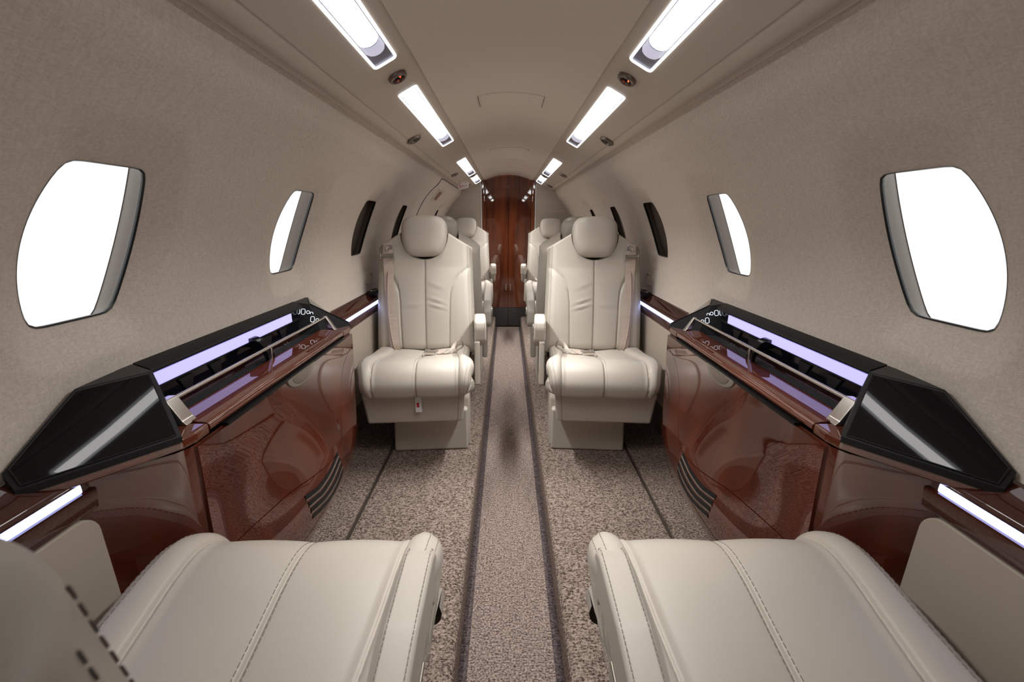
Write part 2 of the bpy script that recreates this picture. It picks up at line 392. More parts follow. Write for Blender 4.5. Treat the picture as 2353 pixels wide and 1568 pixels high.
def lamp(sg, ya, yb_, label, endfrac):
    xa, xb = .277, .334; xm = (xa+xb)/2
    L0 = Vector(psu(sg, xm, (ya+yb_)/2, 0)); root = empty('ceiling_lamp', L0); tag(root, label, 'lamp', 'overhead cabin lamps')
    def ringpts(ins, h, n=6, r=.012):
        out = []
        for (cx, cy, st) in ((xb-r, yb_-r, 0), (xa+r, yb_-r, 1), (xa+r, ya+r, 2), (xb-r, ya+r, 3)):
            for k in range(n):
                a = st*pi/2+k/(n-1)*pi/2; rr = r-ins
                out.append(psu(sg, cx+rr*cos(a), cy+rr*sin(a), h))
        return out
    build('rim', local(Geo().grid([ringpts(0, -.002), ringpts(0, .004), ringpts(.0015, .0055), ringpts(.0045, .0055), ringpts(.006, .003), ringpts(.006, .001)], True), L0), LRIM, root)
    build('reflector', local(Geo().poly(ringpts(.006, .0012)), L0), LEND, root)
    # lens: ribbed bright trough with a rounded far end
    e = endfrac; g = Geo(); P = []
    n = 8; rows = 26
    for j in range(rows+1):
        t = j/rows; row = []
        for k in range(n+1):
            u = -1+2*k/n; x = xm+u*(.0205)
            yend = yb_-.008-e+.022*sqrt(max(0, 1-u*u))
            y = lerp(ya+.008, yend, t)
            row.append(psu(sg, x, y, .0018+.0022*(1-u*u)))
        P.append(row)
    g.grid(P); build('lens', local(g, L0), LMAT, root)
    g = Geo(); P = []
    for j in range(2):
        row = []
        for k in range(n+1):
            u = -1+2*k/n; x = xm+u*.021
            yend = yb_-.008-e+.026*sqrt(max(0, 1-u*u))+(e*.38 if j else 0.0)
            row.append(psu(sg, x, yend, .002+.002*(1-u*u)))
        P.append(row)
    g.grid(P); build('lens_end', local(g, L0), LRIM2, root)
    ld = bpy.data.lights.new('lamp_beam', 'AREA'); ld.shape = 'RECTANGLE'; e = min(e, .13) if ya > 2.5 else e; ys = max(ya, .66); ld.size = yb_-ys-.02-e; ld.size_y = .036
    ld.energy = BEAM*(yb_-ys-e); ld.spread = radians(SPREAD); ld.color = (1, .985, .965)
    lo = bpy.data.objects.new('lamp_beam', ld); COL.objects.link(lo); lo.parent = root
    n = Vector((-sg*pnorm.x, 0, pnorm.z)); X = Vector((0, 1, 0)); Z = -n; Yv = Z.cross(X)
    lo.matrix_local = Matrix.Translation(Vector(psu(sg, xm, (ys+yb_-e)/2, .0065))-L0) @ Matrix((X, Yv, Z)).transposed().to_4x4()
    return root
LRIM2 = emit('lamp_lens_end', lin(190, 190, 215), .55)
side = {-1: 'left', 1: 'right'}
LY = [(.34, 1.165), (1.39, 2.285), (2.895, 3.79), (3.96, 4.56)]
NM = ['nearest in view, cut off by the top edge', 'second from the viewer, between two air vents', 'third from the viewer, short in view', 'farthest, just before the wooden door']
for sg in (-1, 1):
    for (a, b), nm, ef in zip(LY, NM, (.125, .19, .28, .26)): lamp(sg, a, b, 'long white %s overhead lamp, %s' % (side[sg], nm), ef)

def vent(sg, x, y, label, red, rad=.026):
    c = Vector(psu(sg, x, y, 0)); n = Vector((-sg*pnorm.x, 0, pnorm.z)); tx = Vector((0, 1, 0)); ty = n.cross(tx)
    root = empty('air_vent', c); tag(root, label, 'air vent', 'gasper air vents overhead')
    def P(r, a, h): return tuple(tx*(r*cos(a))+ty*(r*sin(a))+n*h)
    N_ = 48
    prof = [(1.0, -.001), (1.0, .004), (.93, .009), (.80, .011), (.66, .010), (.60, .004)]
    g = Geo(); g.grid([[P(rad*r*(1+(.025 if (k//2) % 2 and 0 < i < 3 else 0)), 2*pi*k/N_, h) for k in range(N_)] for i, (r, h) in enumerate(prof)], True)
    build('ring', g, BRZ, root, angle=25)
    g = Geo()
    for k in range(16):
        a = 2*pi*k/16; g.add([P(rad*r, a+d, h) for r, h in ((.98, .0055), (.68, .0122)) for d in (-.05, .05)], [(0, 1, 3, 2)])
    build('grip_rib', g, BLKM, root, kind='stuff')
    g = Geo(); g.grid([[P(rad*.62*r, 2*pi*k/24, h) for k in range(24)] for r, h in ((1, .003), (.85, .001), (.5, .0025), (.2, .004))], True); g.poly([P(rad*.62*.2, 2*pi*k/24, .004) for k in range(24)])
    build('nozzle', g, BLKM, root)
    if red:
        g = Geo(); g.grid([[tuple(Vector(P(rad*.0, 0, .006))+tx*-.004+ty*(.006)+Vector((q*cos(2*pi*k/10), q*sin(2*pi*k/10), zz))) for k in range(10)] for q, zz in ((.0004, -.003), (.0026, -.001), (.0026, .001), (.0004, .003))], True)
        build('indicator', g, REDL, root)
    return root
for sg in (-1, 1):
    s_ = side[sg]
    vent(sg, .303, 1.270, 'round bronze air vent with glowing red indicator on the %s overhead panel' % s_, True)
    vent(sg, .394, 1.895, 'round bronze air vent low on the %s overhead panel beside the second lamp' % s_, False, .031)
    vent(sg, .394, 3.30, 'small bronze air vent on the %s overhead panel beside the third lamp' % s_, False, .031)
    vent(sg, .306, 3.875, 'bronze air vent between the two farthest lamps on the %s' % s_, False, .022)
    vent(sg, .392, 4.31, 'bronze air vent by the last lamp on the %s, nearest the wooden door' % s_, False, .031)

# exit sign on the left panel
ec = Vector(psu(-1, .404, 3.93, .026)); n = Vector((.10, -.93, -.36)).normalized(); ax = Vector((1, 0, .22)); ax = (ax-n*ax.dot(n)).normalized(); ay = n.cross(ax)
if ay.z < 0: ay = -ay
root = empty('exit_sign', ec); tag(root, 'white arrow shaped EXIT sign with red letters on the left overhead panel', 'sign')
g = Geo(); pg = [(-.046, -.030), (.034, -.030), (.050, 0), (.034, .030), (-.046, .030)]
g.prism(pg, -.004, .002, lambda p, q, t: tuple(ax*p+ay*q+n*t)); g.rbox(-.03, .02, -.01, .02, .0, .03, .003, 1); build('plate', g, WHT, root)
tcv = bpy.data.curves.new('exit_text', 'FONT'); tcv.body = 'EXIT'; tcv.size = .055; tcv.extrude = .0008; tcv.align_x = 'CENTER'; tcv.align_y = 'CENTER'
tob = bpy.data.objects.new('tmp', tcv); COL.objects.link(tob); dg = bpy.context.evaluated_depsgraph_get()
tm = bpy.data.meshes.new_from_object(tob.evaluated_get(dg)); bpy.data.objects.remove(tob); tm.name = 'lettering'
tm.materials.clear(); tm.materials.append(RED)
lo = bpy.data.objects.new('lettering', tm); COL.objects.link(lo); lo.parent = root
M3 = Matrix((ax, ay, n)).transposed()
lo.matrix_local = Matrix.Translation(n*.0025+ax*-.004) @ M3.to_4x4() @ Matrix.Diagonal((.62, 1.0, 1, 1))

# ------------------------------------------------------------------ bulkhead and door
arch = [(x*.275/10, 1.583-.052*(abs(x)/10)**2.2 if abs(x) < 9 else (1.533 if abs(x) == 9 else 1.475)) for x in range(-10, 11)]
bk = empty('wall_back', (0, 4.62, 0)); bk['kind'] = 'structure'
for sg in (-1, 1):
    g = Geo(); pts = [(-.279, 0), (-.279, 1.60), (-.50, 1.60), (-.80, 1.2), (-.80, 0)]
    g.prism(pts, 0, .02, lambda p, q, t: (p, t, q)); build('bulkhead_panel', g.mirror(sg), BULK, bk)
    build('edge_strip', Geo().rbox(-.2835, -.2745, -.006, .012, 0, 1.50, .002, 2).mirror(sg), WHT, bk)
    g = Geo().rbox(-.275, -.236, .004, .05, .0, 1.60, .004, 2).mirror(sg); build('jamb', g, WOODD, bk)
g = Geo(); build('leak_backing', Geo().box(-.80, .80, .05, .07, -.04, 1.66), WOODD, bk)  # unseen slab added behind the door to stop outside light leaking in
dr = empty('door_1', (0, 4.65, 0)); dr['kind'] = 'structure'
for sg in (-1, 1):
    lf = build('door_leaf', Geo().rbox(-.235, -.0022, 0, .02, .212, 1.60, .0018, 2).mirror(sg), WOODD, dr)
    build('door_kick_plate', Geo().rbox(-.235, -.0030, -.004, .02, .004, .208, .002, 2).mirror(sg), plain('kick_plate_carpet', lin(70, 68, 66), .7), dr)
    h = build('door_handle', Geo().rbox(-.030, -.018, -.012, 0, .405, .475, .003, 2).mirror(sg), CHR, dr)
build('wall_front', Geo().box(-.8, .8, Y0-.02, Y0, 0, 1.65), BULK, kind='structure')

# ------------------------------------------------------------------ side ledges, wash strips, lower panels
CABY = (.53, 1.64)
for i, sg in enumerate((-1, 1)):
    pr = [(-.722, .797), (-.700, .785), (-.676, .768), (-.668, .763), (-.6655, .759), (-.6665, .7555), (-.6690, .7550), (-.6715, .7545), (-.6715, .739), (-.667, .738), (-.6665, .735), (-.669, .704), (-.672, .701), (-.69, .701)]
    t = build('trim_%d' % (i+3), Geo().grid([[(x, y, z) for x, z in pr] for y in (Y0, .2, .8, 1.4, 2.2, 3, 3.8, Y1)]).mirror(sg), WOODL, kind='structure', angle=28)
    for (a, b) in ((-.9, .578), (1.652, 2.42), (2.50, 3.25), (3.33, 4.1)):
        build('wash_strip', Geo().rbox(-.675, -.6685, a, b, .7395, .754, .0025, 2).mirror(sg), SMAT, t)
    for (a, b) in ((Y0, .588), (1.66, 2.55), (2.56, 3.5), (3.51, Y1)):
        g = Geo(); r = .035; pg = [(a, .36), (b, .36)]
        pg += [(b-r+r*cos(k/6*pi/2), .700-r+r*sin(k/6*pi/2)) for k in range(7)] + [(a, .700)]
        g.prism(pg, -.69, -.668, lambda p, q, s: (s, p, q), .003, 2); build('side_panel', g.mirror(sg), SIDE, t)
    build('side_backing', Geo().box(-.735, -.687, Y0, Y1, .345, .72).mirror(sg), WOODL, t)
    build('lower_lining', Geo().box(-.76, -.74, Y0, Y1, .10, .36).mirror(sg), CARP, t)
    # little bezel ring on the wall beside row one
    g = Geo(); R = []
    for k in range(40):
        a = 2*pi*k/40; q = rr_radius(a, .062, .030, .01)*1.0
        R.append((2.185+q*cos(a), .0+q*sin(a)-.003))
    rings = []
    for sc, off in ((1.0, .001), (1.0, -.004), (.93, -.006), (.84, -.005), (.80, .0005)):
        rings.append([wallpt(-1, 2.185+(y-2.185)*sc, s*sc, off) for y, s in R])
    b = empty('wall_bezel', wallpt(sg, 2.185, 0, 0)); tag(b, 'rounded cream socket bezel on the %s wall behind the seat facing the viewer' % side[sg], 'bezel', 'wall socket bezels')
    build('frame', local(Geo().grid(rings, True).mirror(sg), b.location), PANEL, b)
    build('cover', local(Geo().poly([wallpt(-1, 2.185+(y-2.185)*.82, s*.82, -.001) for y, s in R]).mirror(sg), b.location), FAB, b)
    # cup holder lid on the ledge
    c = empty('cup_holder', (sg*.690, 2.16, .780)); tag(c, 'dark cup holder folded on the %s wooden ledge behind the seat facing the viewer' % side[sg], 'cup holder', 'cup holders on the ledges')
    build('lid', Geo().rbox(-.022, .022, -.05, .05, 0, .022, .006, 3), BLKM, c); build('rim', Geo().tube([(.022*cos(k/16*2*pi)*.8, .045*sin(k/16*2*pi), .024) for k in range(17)], .002, 6), CHR, c)

# emergency exit hatch on the left wall
ex = empty('exit_hatch', (-.60, 3.55, 1.25)); tag(ex, 'emergency exit hatch outline with red release handle in the left wall', 'hatch')
def wl(y, z):   # on wall by z
    a = math.asin((z-ZC)/RW); return a*RW
path = [(3.12, .9), (3.115, 1.15), (3.10, 1.28), (3.13, 1.36), (3.20, 1.398), (3.32, 1.412), (3.75, 1.412), (4.3, 1.412)]
pts = catmull(path, 8)
build('hatch_seam', local(Geo().tube([wallpt(-1, y, wl(y, z), -.0005) for y, z in pts], .0035, 6), ex.location), LIP, ex)
def wplate(y0, y1, z0, z1, o1, o2):
    g = Geo(); P = []
    n = 6
    A = [[wallpt(-1, y, lerp(wl(0, z0), wl(0, z1), k/n), o) for k in range(n+1)] for (y, o) in ((y0, o1), (y0, o2), (y1, o2), (y1, o1))]
    g.grid(A); 
    for k in (0, n): g.poly([A[0][k], A[1][k], A[2][k], A[3][k]])
    return g
build('handle_frame', local(wplate(3.34, 3.60, 1.285, 1.365, .001, -.004), ex.location), PANEL, ex)
build('handle', local(wplate(3.42, 3.52, 1.297, 1.353, -.003, -.008), ex.location), plain('handle_red', lin(130, 70, 60), .4), ex)

# ------------------------------------------------------------------ drinks consoles
PROF = [(.79, -.574), (.77, -.575), (.64, -.578), (.51, -.586), (.40, -.594), (.22, -.634), (.15, -.658), (.115, -.672)][::-1]
BULGE = [(.115, 0), (.15, .010), (.22, .032), (.30, .058), (.36, .069), (.42, .072), (.48, .066), (.54, .053), (.60, .036), (.66, .019), (.72, .006), (.77, 0)]
def smoothtab(tab):
    return [tuple(p) for p in catmull(tab, 6)]
PROF = smoothtab(PROF); BULGE = smoothtab(BULGE)
def px(z):
    return -.574-.014*sstep(.77, .42, z)-.084*(max(0, .43-z)/.315)**2
def sx(y, z):
    t = (y-1.08)/.415; return px(z)+.061*math.exp(-((z-.40)/.175)**2)*sstep(.11, .2, z)*max(0, 1-t*t)
zl = [.115+k*.64/28 for k in range(29)]
SEAM = catmull([(.66, .508), (.77, .51), (.84, .507), (.92, .50), (1.026, .478), (1.094, .466), (1.169, .459), (1.22, .474), (1.25, .493), (1.275, .52), (1.30, .56), (1.34, .62), (1.40, .68), (1.50, .72)], 4)
def console(sg):
    c0 = Vector((sg*.66, 1.09, .115)); root = empty('drinks_console', c0)
    tag(root, 'glossy cherry drinks console along the %s wall with lavender light and black slanted ends' % side[sg], 'console', 'drinks consoles')
    def B(name, g, m, parent=root, **k):
        g.mirror(sg); return build(name, local(g, c0), m, parent, **k)
    ya, yb_ = .677, 1.497
    # body: lofted plan with slanted ends
    rows = []
    for z in zl:
        x = px(z)-.004
        rows.append([(-.715, .548, z), (-.70, .566, z), (x-.012, ya-.012, z), (x, ya+.012, z)]+[(sx(y, z)-.004, y, z) for y in [lerp(ya+.02, yb_-.02, k/20) for k in range(21)]]+[(x, yb_-.012, z), (x-.012, yb_+.012, z), (-.70, 1.61, z), (-.715, 1.63, z)])
    B('cabinet_body', Geo().grid(rows), WOODZ, angle=30)
    def patch(y0, y1, zfun0, zfun1, off, nz=26, ny=48):
        P = []
        for j in range(ny+1):
            y = lerp(y0, y1, j/ny); P.append([(sx(y, z)+off, y, z) for z in [lerp(zfun0(y), zfun1(y), k/nz) for k in range(nz+1)]])
        g = Geo().grid(P)
        E_ = [p for p in P[0]]+[P[j][-1] for j in range(1, ny+1)]+P[-1][-2::-1]+[P[j][0] for j in range(ny-1, 0, -1)]
        g.grid([E_, [(x-off-.006, y, z) for x, y, z in E_]], True); return g
    sm = lambda y: interp(SEAM, y)
    dr_ = B('door', patch(.694, 1.490, sm, lambda y: .752, .003), WOODZ, angle=30)
    B('kick_panel', patch(.694, 1.490, lambda y: .118, lambda y: sm(y)-.0025, .003), WOODZ, angle=30)
    B('shadow_gap', Geo().box(-.582, -.566, .775, 1.40, .7535, .7595), BLKM)
    # latch: half moon pull
    def moon(hw, hh, z0, x0, x1, r=0):
        pg = [(1.09+hw*cos(pi+k/18*pi), z0+hh*sin(pi+k/18*pi)) for k in range(19)]
        return Geo().prism(pg, x0, x1, lambda p, q, t: (t, p, q), r, 2)
    lt = B('latch', moon(.078, .040, .757, -.580, -.5655, .003), PEW)
    B('finger_cup', moon(.054, .027, .752, -.575, -.5645, .001), BRZ, lt)
    # louvres
    LV = [[(1.168, .455), (1.102, .443), (1.03, .440), (.992, .446), (.955, .454)], [(1.173, .435), (1.104, .421), (1.04, .417), (1.002, .423), (.96, .431)],
          [(1.181, .411), (1.122, .396), (1.058, .392), (1.009, .400), (.965, .409)], [(1.184, .388), (1.147, .371), (1.093, .364), (1.032, .372), (.972, .386)]]
    for lv in LV:
        pts = catmull(lv, 6)
        l = B('louver', Geo().ribbon([(sx(y, z)+.0035, y, z) for y, z in pts], (-.05, 0, 1), .0125, (1, 0, .05), .002), BLKM)
        B('louver_lip', Geo().tube([(sx(y, z-.0075)+.004, y, z-.0075) for y, z in pts], .0018, 6), CHR, l)
    # counter top with rolled nose
    def slab(y0, y1, name):
        nose = [(-.645, .787), (-.583, .7795)]+[(-.583+.0095*sin(k/8*pi), .7695+.0095*cos(k/8*pi)) for k in range(9)]+[(-.60, .7600), (-.645, .7600)]
        g = Geo(); g.grid([[(x, y, z) for x, z in nose] for y in (y0, y1)], True); g.poly([(x, y0, z) for x, z in nose]); g.poly([(x, y1, z) for x, z in nose][::-1]); return B(name, g, WOODY, angle=35)
    slab(.7375, 1.4185, 'countertop')
    for (d, yc) in ((1, .7355), (-1, 1.4205)):
        yD = ya if d > 0 else yb_; yE = .512 if d > 0 else 1.662
        pg = [(-.645, yc), (-.5735, yc), (-.5725, yD+d*.02), (-.579, yD-d*.004), (-.700, yE), (-.722, yE+d*.012), (-.722, yE+d*.15)]
        B('corner_top', Geo().prism(pg, .758, .7795, lambda p, q, t: (p, q, t), .005, 3), WOODY, angle=35)
    # black ends
    for d in (1, -1):
        if d > 0: C_, C1, B_, A_, E_, D_ = (-.649, .727, .886), (-.722, .769, .884), (-.708, .645, .884), (-.712, .5245, .8075), (-.693, .517, .785), (-.577, .672, .785); K = (-.722, .775, .776); Kf = (-.64, .745, .776)
        else: C_, C1, B_, A_, E_, D_ = (-.674, 1.405, .876), (-.722, 1.395, .884), (-.722, 1.495, .884), (-.720, 1.613, .808), (-.700, 1.645, .781), (-.577, 1.502, .785); K = (-.722, 1.345, .776); Kf = (-.64, 1.405, .776)
        lo_ = lambda p: (p[0], p[1], .774)
        g = Geo(); top = [C_, B_, A_, E_, D_]
        ctr = tuple(sum(p[i] for p in top)/5 for i in range(3))
        for k in range(5): g.poly([ctr, top[k], top[(k+1) % 5]])
        g.poly([C_, C1, B_]); g.poly([C_, D_, lo_(D_), Kf]); g.poly([C1, C_, Kf, K])
        g.poly([D_, E_, lo_(E_), lo_(D_)]); g.poly([E_, A_, lo_(A_), lo_(E_)])
        ch = B('end_housing', g, BLKM, angle=15)
        # inset gloss panel
        nn = (Vector(D_)-Vector(C_)).cross(Vector(E_)-Vector(C_)).normalized()
        if nn.z < 0: nn = -nn
        cv = Vector(ctr); base = [Vector(p) for p in top]
        def rel(t, h): return [tuple(cv+(p-cv)*t+nn*h) for p in base]
        g = Geo(); r0, r1, r2 = rel(.935, -.012), rel(.935, .0025), rel(.915, .004)
        g.grid([r0, r1, r2], True)
        cc = tuple(cv+nn*.004)
        for k in range(5): g.poly([cc, r2[k], r2[(k+1) % 5]])
        B('gloss_panel', g, BLKG, ch, angle=12)
        if d < 0:      # backlit buttons on the inner side of the far end
            o = Vector(C1); e1 = (Vector(K)-Vector(C1)); nrm = (Vector(C_)-Vector(C1)).cross(e1).normalized()
            if nrm.y > 0: nrm = -nrm
            ux = (Vector(C_)-Vector(C1)); ux = Vector((1, 0, 0))-nrm*nrm.x; ux.normalize(); uz = nrm.cross(ux)
            if uz.z < 0: uz = -uz
            def ringtube(a, b, hw, hh, full=2*pi, n_=6):
                pts = []
                for k in range(21):
                    t = pi/2+full*(k/20-.5)*1.0 if full < 6 else 2*pi*k/20
                    ca, sa = cos(t), sin(t); q = 1/((abs(ca)/hw)**n_+(abs(sa)/hh)**n_)**(1/n_)
                    pts.append(tuple(o+ux*(a+q*ca)+uz*(b+q*sa)+nrm*.0015))
                return Geo().tube(pts, .0007, 5, full < 6)
            for (a, b, hw, hh, fl_, n_) in GLY:
                B('button_glyph', ringtube(a, b, hw, hh, fl_, n_), GMAT, ch)
    # recess: cap bar, light strip, back panel, mat
    B('cap_bar', Geo().prism([(-.724, .887), (-.690, .8745), (-.686, .870), (-.688, .865), (-.724, .862)], .77, 1.40, lambda p, q, t: (p, t, q)), BLKM)
    B('light_strip', Geo().rbox(-.698, -.690, .752, 1.318, .836, .8625, .001, 1), CMAT)
    bp = B('back_panel', Geo().rbox(-.716, -.700, .752, 1.40, .774, .87, .002, 1), BLKG)
    B('strip_shelf', Geo().box(-.706, -.691, .755, 1.40, .8325, .8350), BLKM)
    for y in (.86, .955, 1.18, 1.265):
        pg = [(y-.022, .826), (y+.022, .826), (y+.012, .79), (y-.004, .79)]
        cl = B('bottle_clip', Geo().prism(pg, -.704, -.695, lambda p, q, t: (t, p, q), .0015, 1), BLKM)
    g = Geo(); rows = [(-.700, .7765)]; x = -.698
    while x < -.650:
        rows += [(x, .7755), (x+.0012, .7785), (x+.0042, .7785), (x+.0054, .7755)]; x += .0066
    g.grid([[(p, y, q) for p, q in rows] for y in (.79, 1.40)]); B('ribbed_mat', g, RUB, angle=10)
    dv = [(-.704, .846), (-.685, .846), (-.664, .838), (-.650, .820), (-.644, .800), (-.643, .778), (-.653, .778), (-.656, .798), (-.664, .812), (-.690, .822), (-.704, .824)]
    B('divider', Geo().prism(dv, 1.082, 1.112, lambda p, q, t: (p, t, q), .0012, 1), BLKG)
    rl = B('rail', Geo().tube([(-.639, .745, .823), (-.639, 1.44, .823)], .0042, 10), CHR)
    for (a, b) in ((.722, .752), (1.430, 1.452)):
        B('rail_bracket', Geo().prism([(-.652, .828), (-.634, .829), (-.612, .788), (-.604, .7795), (-.640, .7795), (-.652, .80)], a, b, lambda p, q, t: (p, t, q), .002, 2), CHR, rl)
    B('rail_post', Geo().prism([(-.644, .8265), (-.635, .8265), (-.6375, .779), (-.6465, .779)], 1.083, 1.088, lambda p, q, t: (p, t, q), .0008, 1), CHR, rl)
    return root
GLY = [(.020, -.030, .0058, .009, 2*pi, 5), (.036, -.030, .0058, .009, 2*pi, 5), (.051, -.031, .005, .005, 2*pi, 2), (.062, -.036, .004, .006, pi*1.1, 3), (.066, -.054, .0058, .009, 2*pi, 5), (.081, -.056, .005, .005, 2*pi, 2)]
console(-1); console(1)

# ------------------------------------------------------------------ seats
# seat frame: origin on the platform under the front edge of the cushion, +y towards the backrest, aisle on +x (mirrored for the other side)
RC = radians(15)
BY, BZ = .415, .405
def bp(x, h, d): return (x, BY+h*sin(RC)-d*cos(RC), BZ+h*cos(RC)+d*sin(RC))
def uvals(n, dense):
    out = set()
    for k in range(n+1): out.add(round(-cos(pi*k/n)*.55+(-1+2*k/n)*.45, 5))
    for c, r, m in dense:
        for k in range(-m, m+1): out.add(round(c+r*k/m, 5))
    L = sorted(out); R = [L[0]]
    for x in L[1:]:
        if x-R[-1] > .0022: R.append(x)
    R[-1] = L[-1]; return R
def groove(d, wd=.0035): return math.exp(-(d/wd)**2)
CPATH = catmull([(.42, .425), (.31, .437), (.19, .456), (.115, .470), (.064, .470), (.024, .446), (.0, .405), (.002, .368), (.022, .342), (.09, .335)], 11)
def cush_hw(s, sgn):
    y, z = CPATH[min(int(s), len(CPATH)-1)]
    front = 1-sstep(.07, .17, y) if z > .40 else 1
    tail = 1-.05*sstep(.42, .34, z) if z < .42 and y < .06 else 1
    tail *= 1-.055*(1-sstep(.0, .055, y))
    return (.235 if sgn < 0 else lerp(.212, .235, front))*tail if True else 0
def cush_seam(i):
    y, z = CPATH[i]
    if z < .40 and y < .1: return .172
    return lerp(.150, .172, sstep(.10, .40, y)) if False else lerp(.172, .145, sstep(.04, .40, y))
def cushion_pt(u, i, lift=0):
    (y, z) = CPATH[i]; a = CPATH[max(i-1, 0)]; b = CPATH[min(i+1, len(CPATH)-1)]
    ty, tz = b[0]-a[0], b[1]-a[1]; L = math.hypot(ty, tz); ny, nz = tz/L, -ty/L     # outward normal
    hw = cush_hw(i, -1 if u < 0 else 1); x = u*hw; e = hw-abs(x); r = .034
    h = 0
    if e < r: h -= r-sqrt(max(0, r*r-(r-e)**2))
    top = sstep(.33, .43, z)
    sx = cush_seam(i)
    h += top*(.016*sstep(sx-.02, sx+.025, abs(x)) - .010*(1-sstep(0, sx, abs(x)))*sstep(.1, .3, y))
    h += .004*(1-(min(1, abs(abs(x)-sx/2)/(sx/2)))**2)*(1 if abs(x) < sx else 0)
    h -= .006*groove(x) + .006*groove(abs(x)-sx)
    if e < .03: h -= .0015*groove(e-.016, .003)
    h += lift
    return (x, y+ny*h, z+nz*h)
def back_top(x):
    ax = abs(x)
    if ax < .117: return .594-.128*sqrt(max(0, 1-(ax/.117)**2))
    return .594-.62*(ax-.117)
def back_seam(h): return interp([(0, .113), (.17, .117), (.25, .119), (.30, .124), (.335, .134), (.37, .155), (.40, .186), (.425, .222), (.44, .30)], h)
def back_hw(h): return lerp(.238, .226, min(1, h/.5))
def back_pt(u, wv, lift=0, crease=1):
    xn = u*.230; top = back_top(xn); h = wv*top; hw = back_hw(h); x = u*hw
    e = hw-abs(x); d = 0; r = .045
    ex = (1-sqrt(max(0, 1-((r-e)/r)**2))) if e < r else 0
    rt = .017; et = top-h; tt = (1-sqrt(max(0, 1-((rt-et)/rt)**2))) if et < rt else 0
    rb = .05; tb = (1-sqrt(max(0, 1-((rb-h)/rb)**2))) if h < rb else 0
    d = -.052*max(ex, tt*.6, tb, min(1, (ex**2+tt**2+tb**2)**.5))
    sx = back_seam(h)
    d += .006*sstep(sx-.01, sx+.05, abs(x))*(1-sstep(.40, .46, h)) + .014*sin(pi*min(1, h/.42))
    d += .004*(1-(min(1, abs(abs(x)-sx/2)/(sx/2)))**2)*(1 if abs(x) < sx else 0)*(1-sstep(.33, .44, h))
    d -= .006*groove(x)*(1-sstep(back_top(0)-.012, back_top(0)-.002, h))
    d -= .0065*groove((abs(x)-sx)*(.7 if h > .33 else 1), .0035)*(1-sstep(.425, .435, h))
    if crease:
        for (cx, ch, sl, am, wd) in ((.055, .255, -.35, .0045, .007), (.058, .225, -.30, .005, .006), (.05, .33, -.4, .002, .012), (-.06, .235, .05, .0018, .012)):
            dd = (h-ch)-sl*(x-cx); d += am*math.exp(-(dd/wd)**2)*math.exp(-((x-cx)/.038)**2)-am*.7*math.exp(-((dd+wd*1.3)/wd)**2)*math.exp(-((x-cx)/.038)**2)
    if ex > 0: d -= .0012*groove(e-.012, .003)
    return bp(x, h, d+lift)
HC = .572
def head_out(a):
    n = 4.6; ca, sa = cos(a), sin(a)
    hw, hh = .112, .102
    q = 1/((abs(ca)/hw)**n+(abs(sa)/hh)**n)**(1/n)
    x, z = q*ca, q*sa
    x *= 1-.16*sstep(0, -.104, z)
    if z > 0: z -= .010*(abs(x)/.11)**2*1.0
    return x, z
def dash(g, pts, step=.0085, ln=.0058, wd=.0011):
    acc = 0; P = [Vector(p) for p in pts]; nxt = 0
    for a, b in zip(P, P[1:]):
        L = (b-a).length
        if L < 1e-7: continue
        t = (b-a)/L
        while nxt < acc+L:
            p = a+t*(nxt-acc); s = t.cross(Vector((0, 0, 1)))
            if s.length < .2: s = t.cross(Vector((1, 0, 0)))
            s.normalize(); n_ = s.cross(t); q = p+t*ln
            vs = [p-s*wd*.5, p+s*wd*.5, q+s*wd*.5, q-s*wd*.5]
            m_ = (p+q)/2
            g.add([tuple(k-n_*wd*.3) for k in vs]+[tuple(k+n_*wd*.45) for k in vs], [(0, 3, 2, 1), (4, 5, 6, 7), (0, 1, 5, 4), (1, 2, 6, 5), (2, 3, 7, 6), (3, 0, 4, 7)])
            nxt += step
        acc += L
MESH = {}
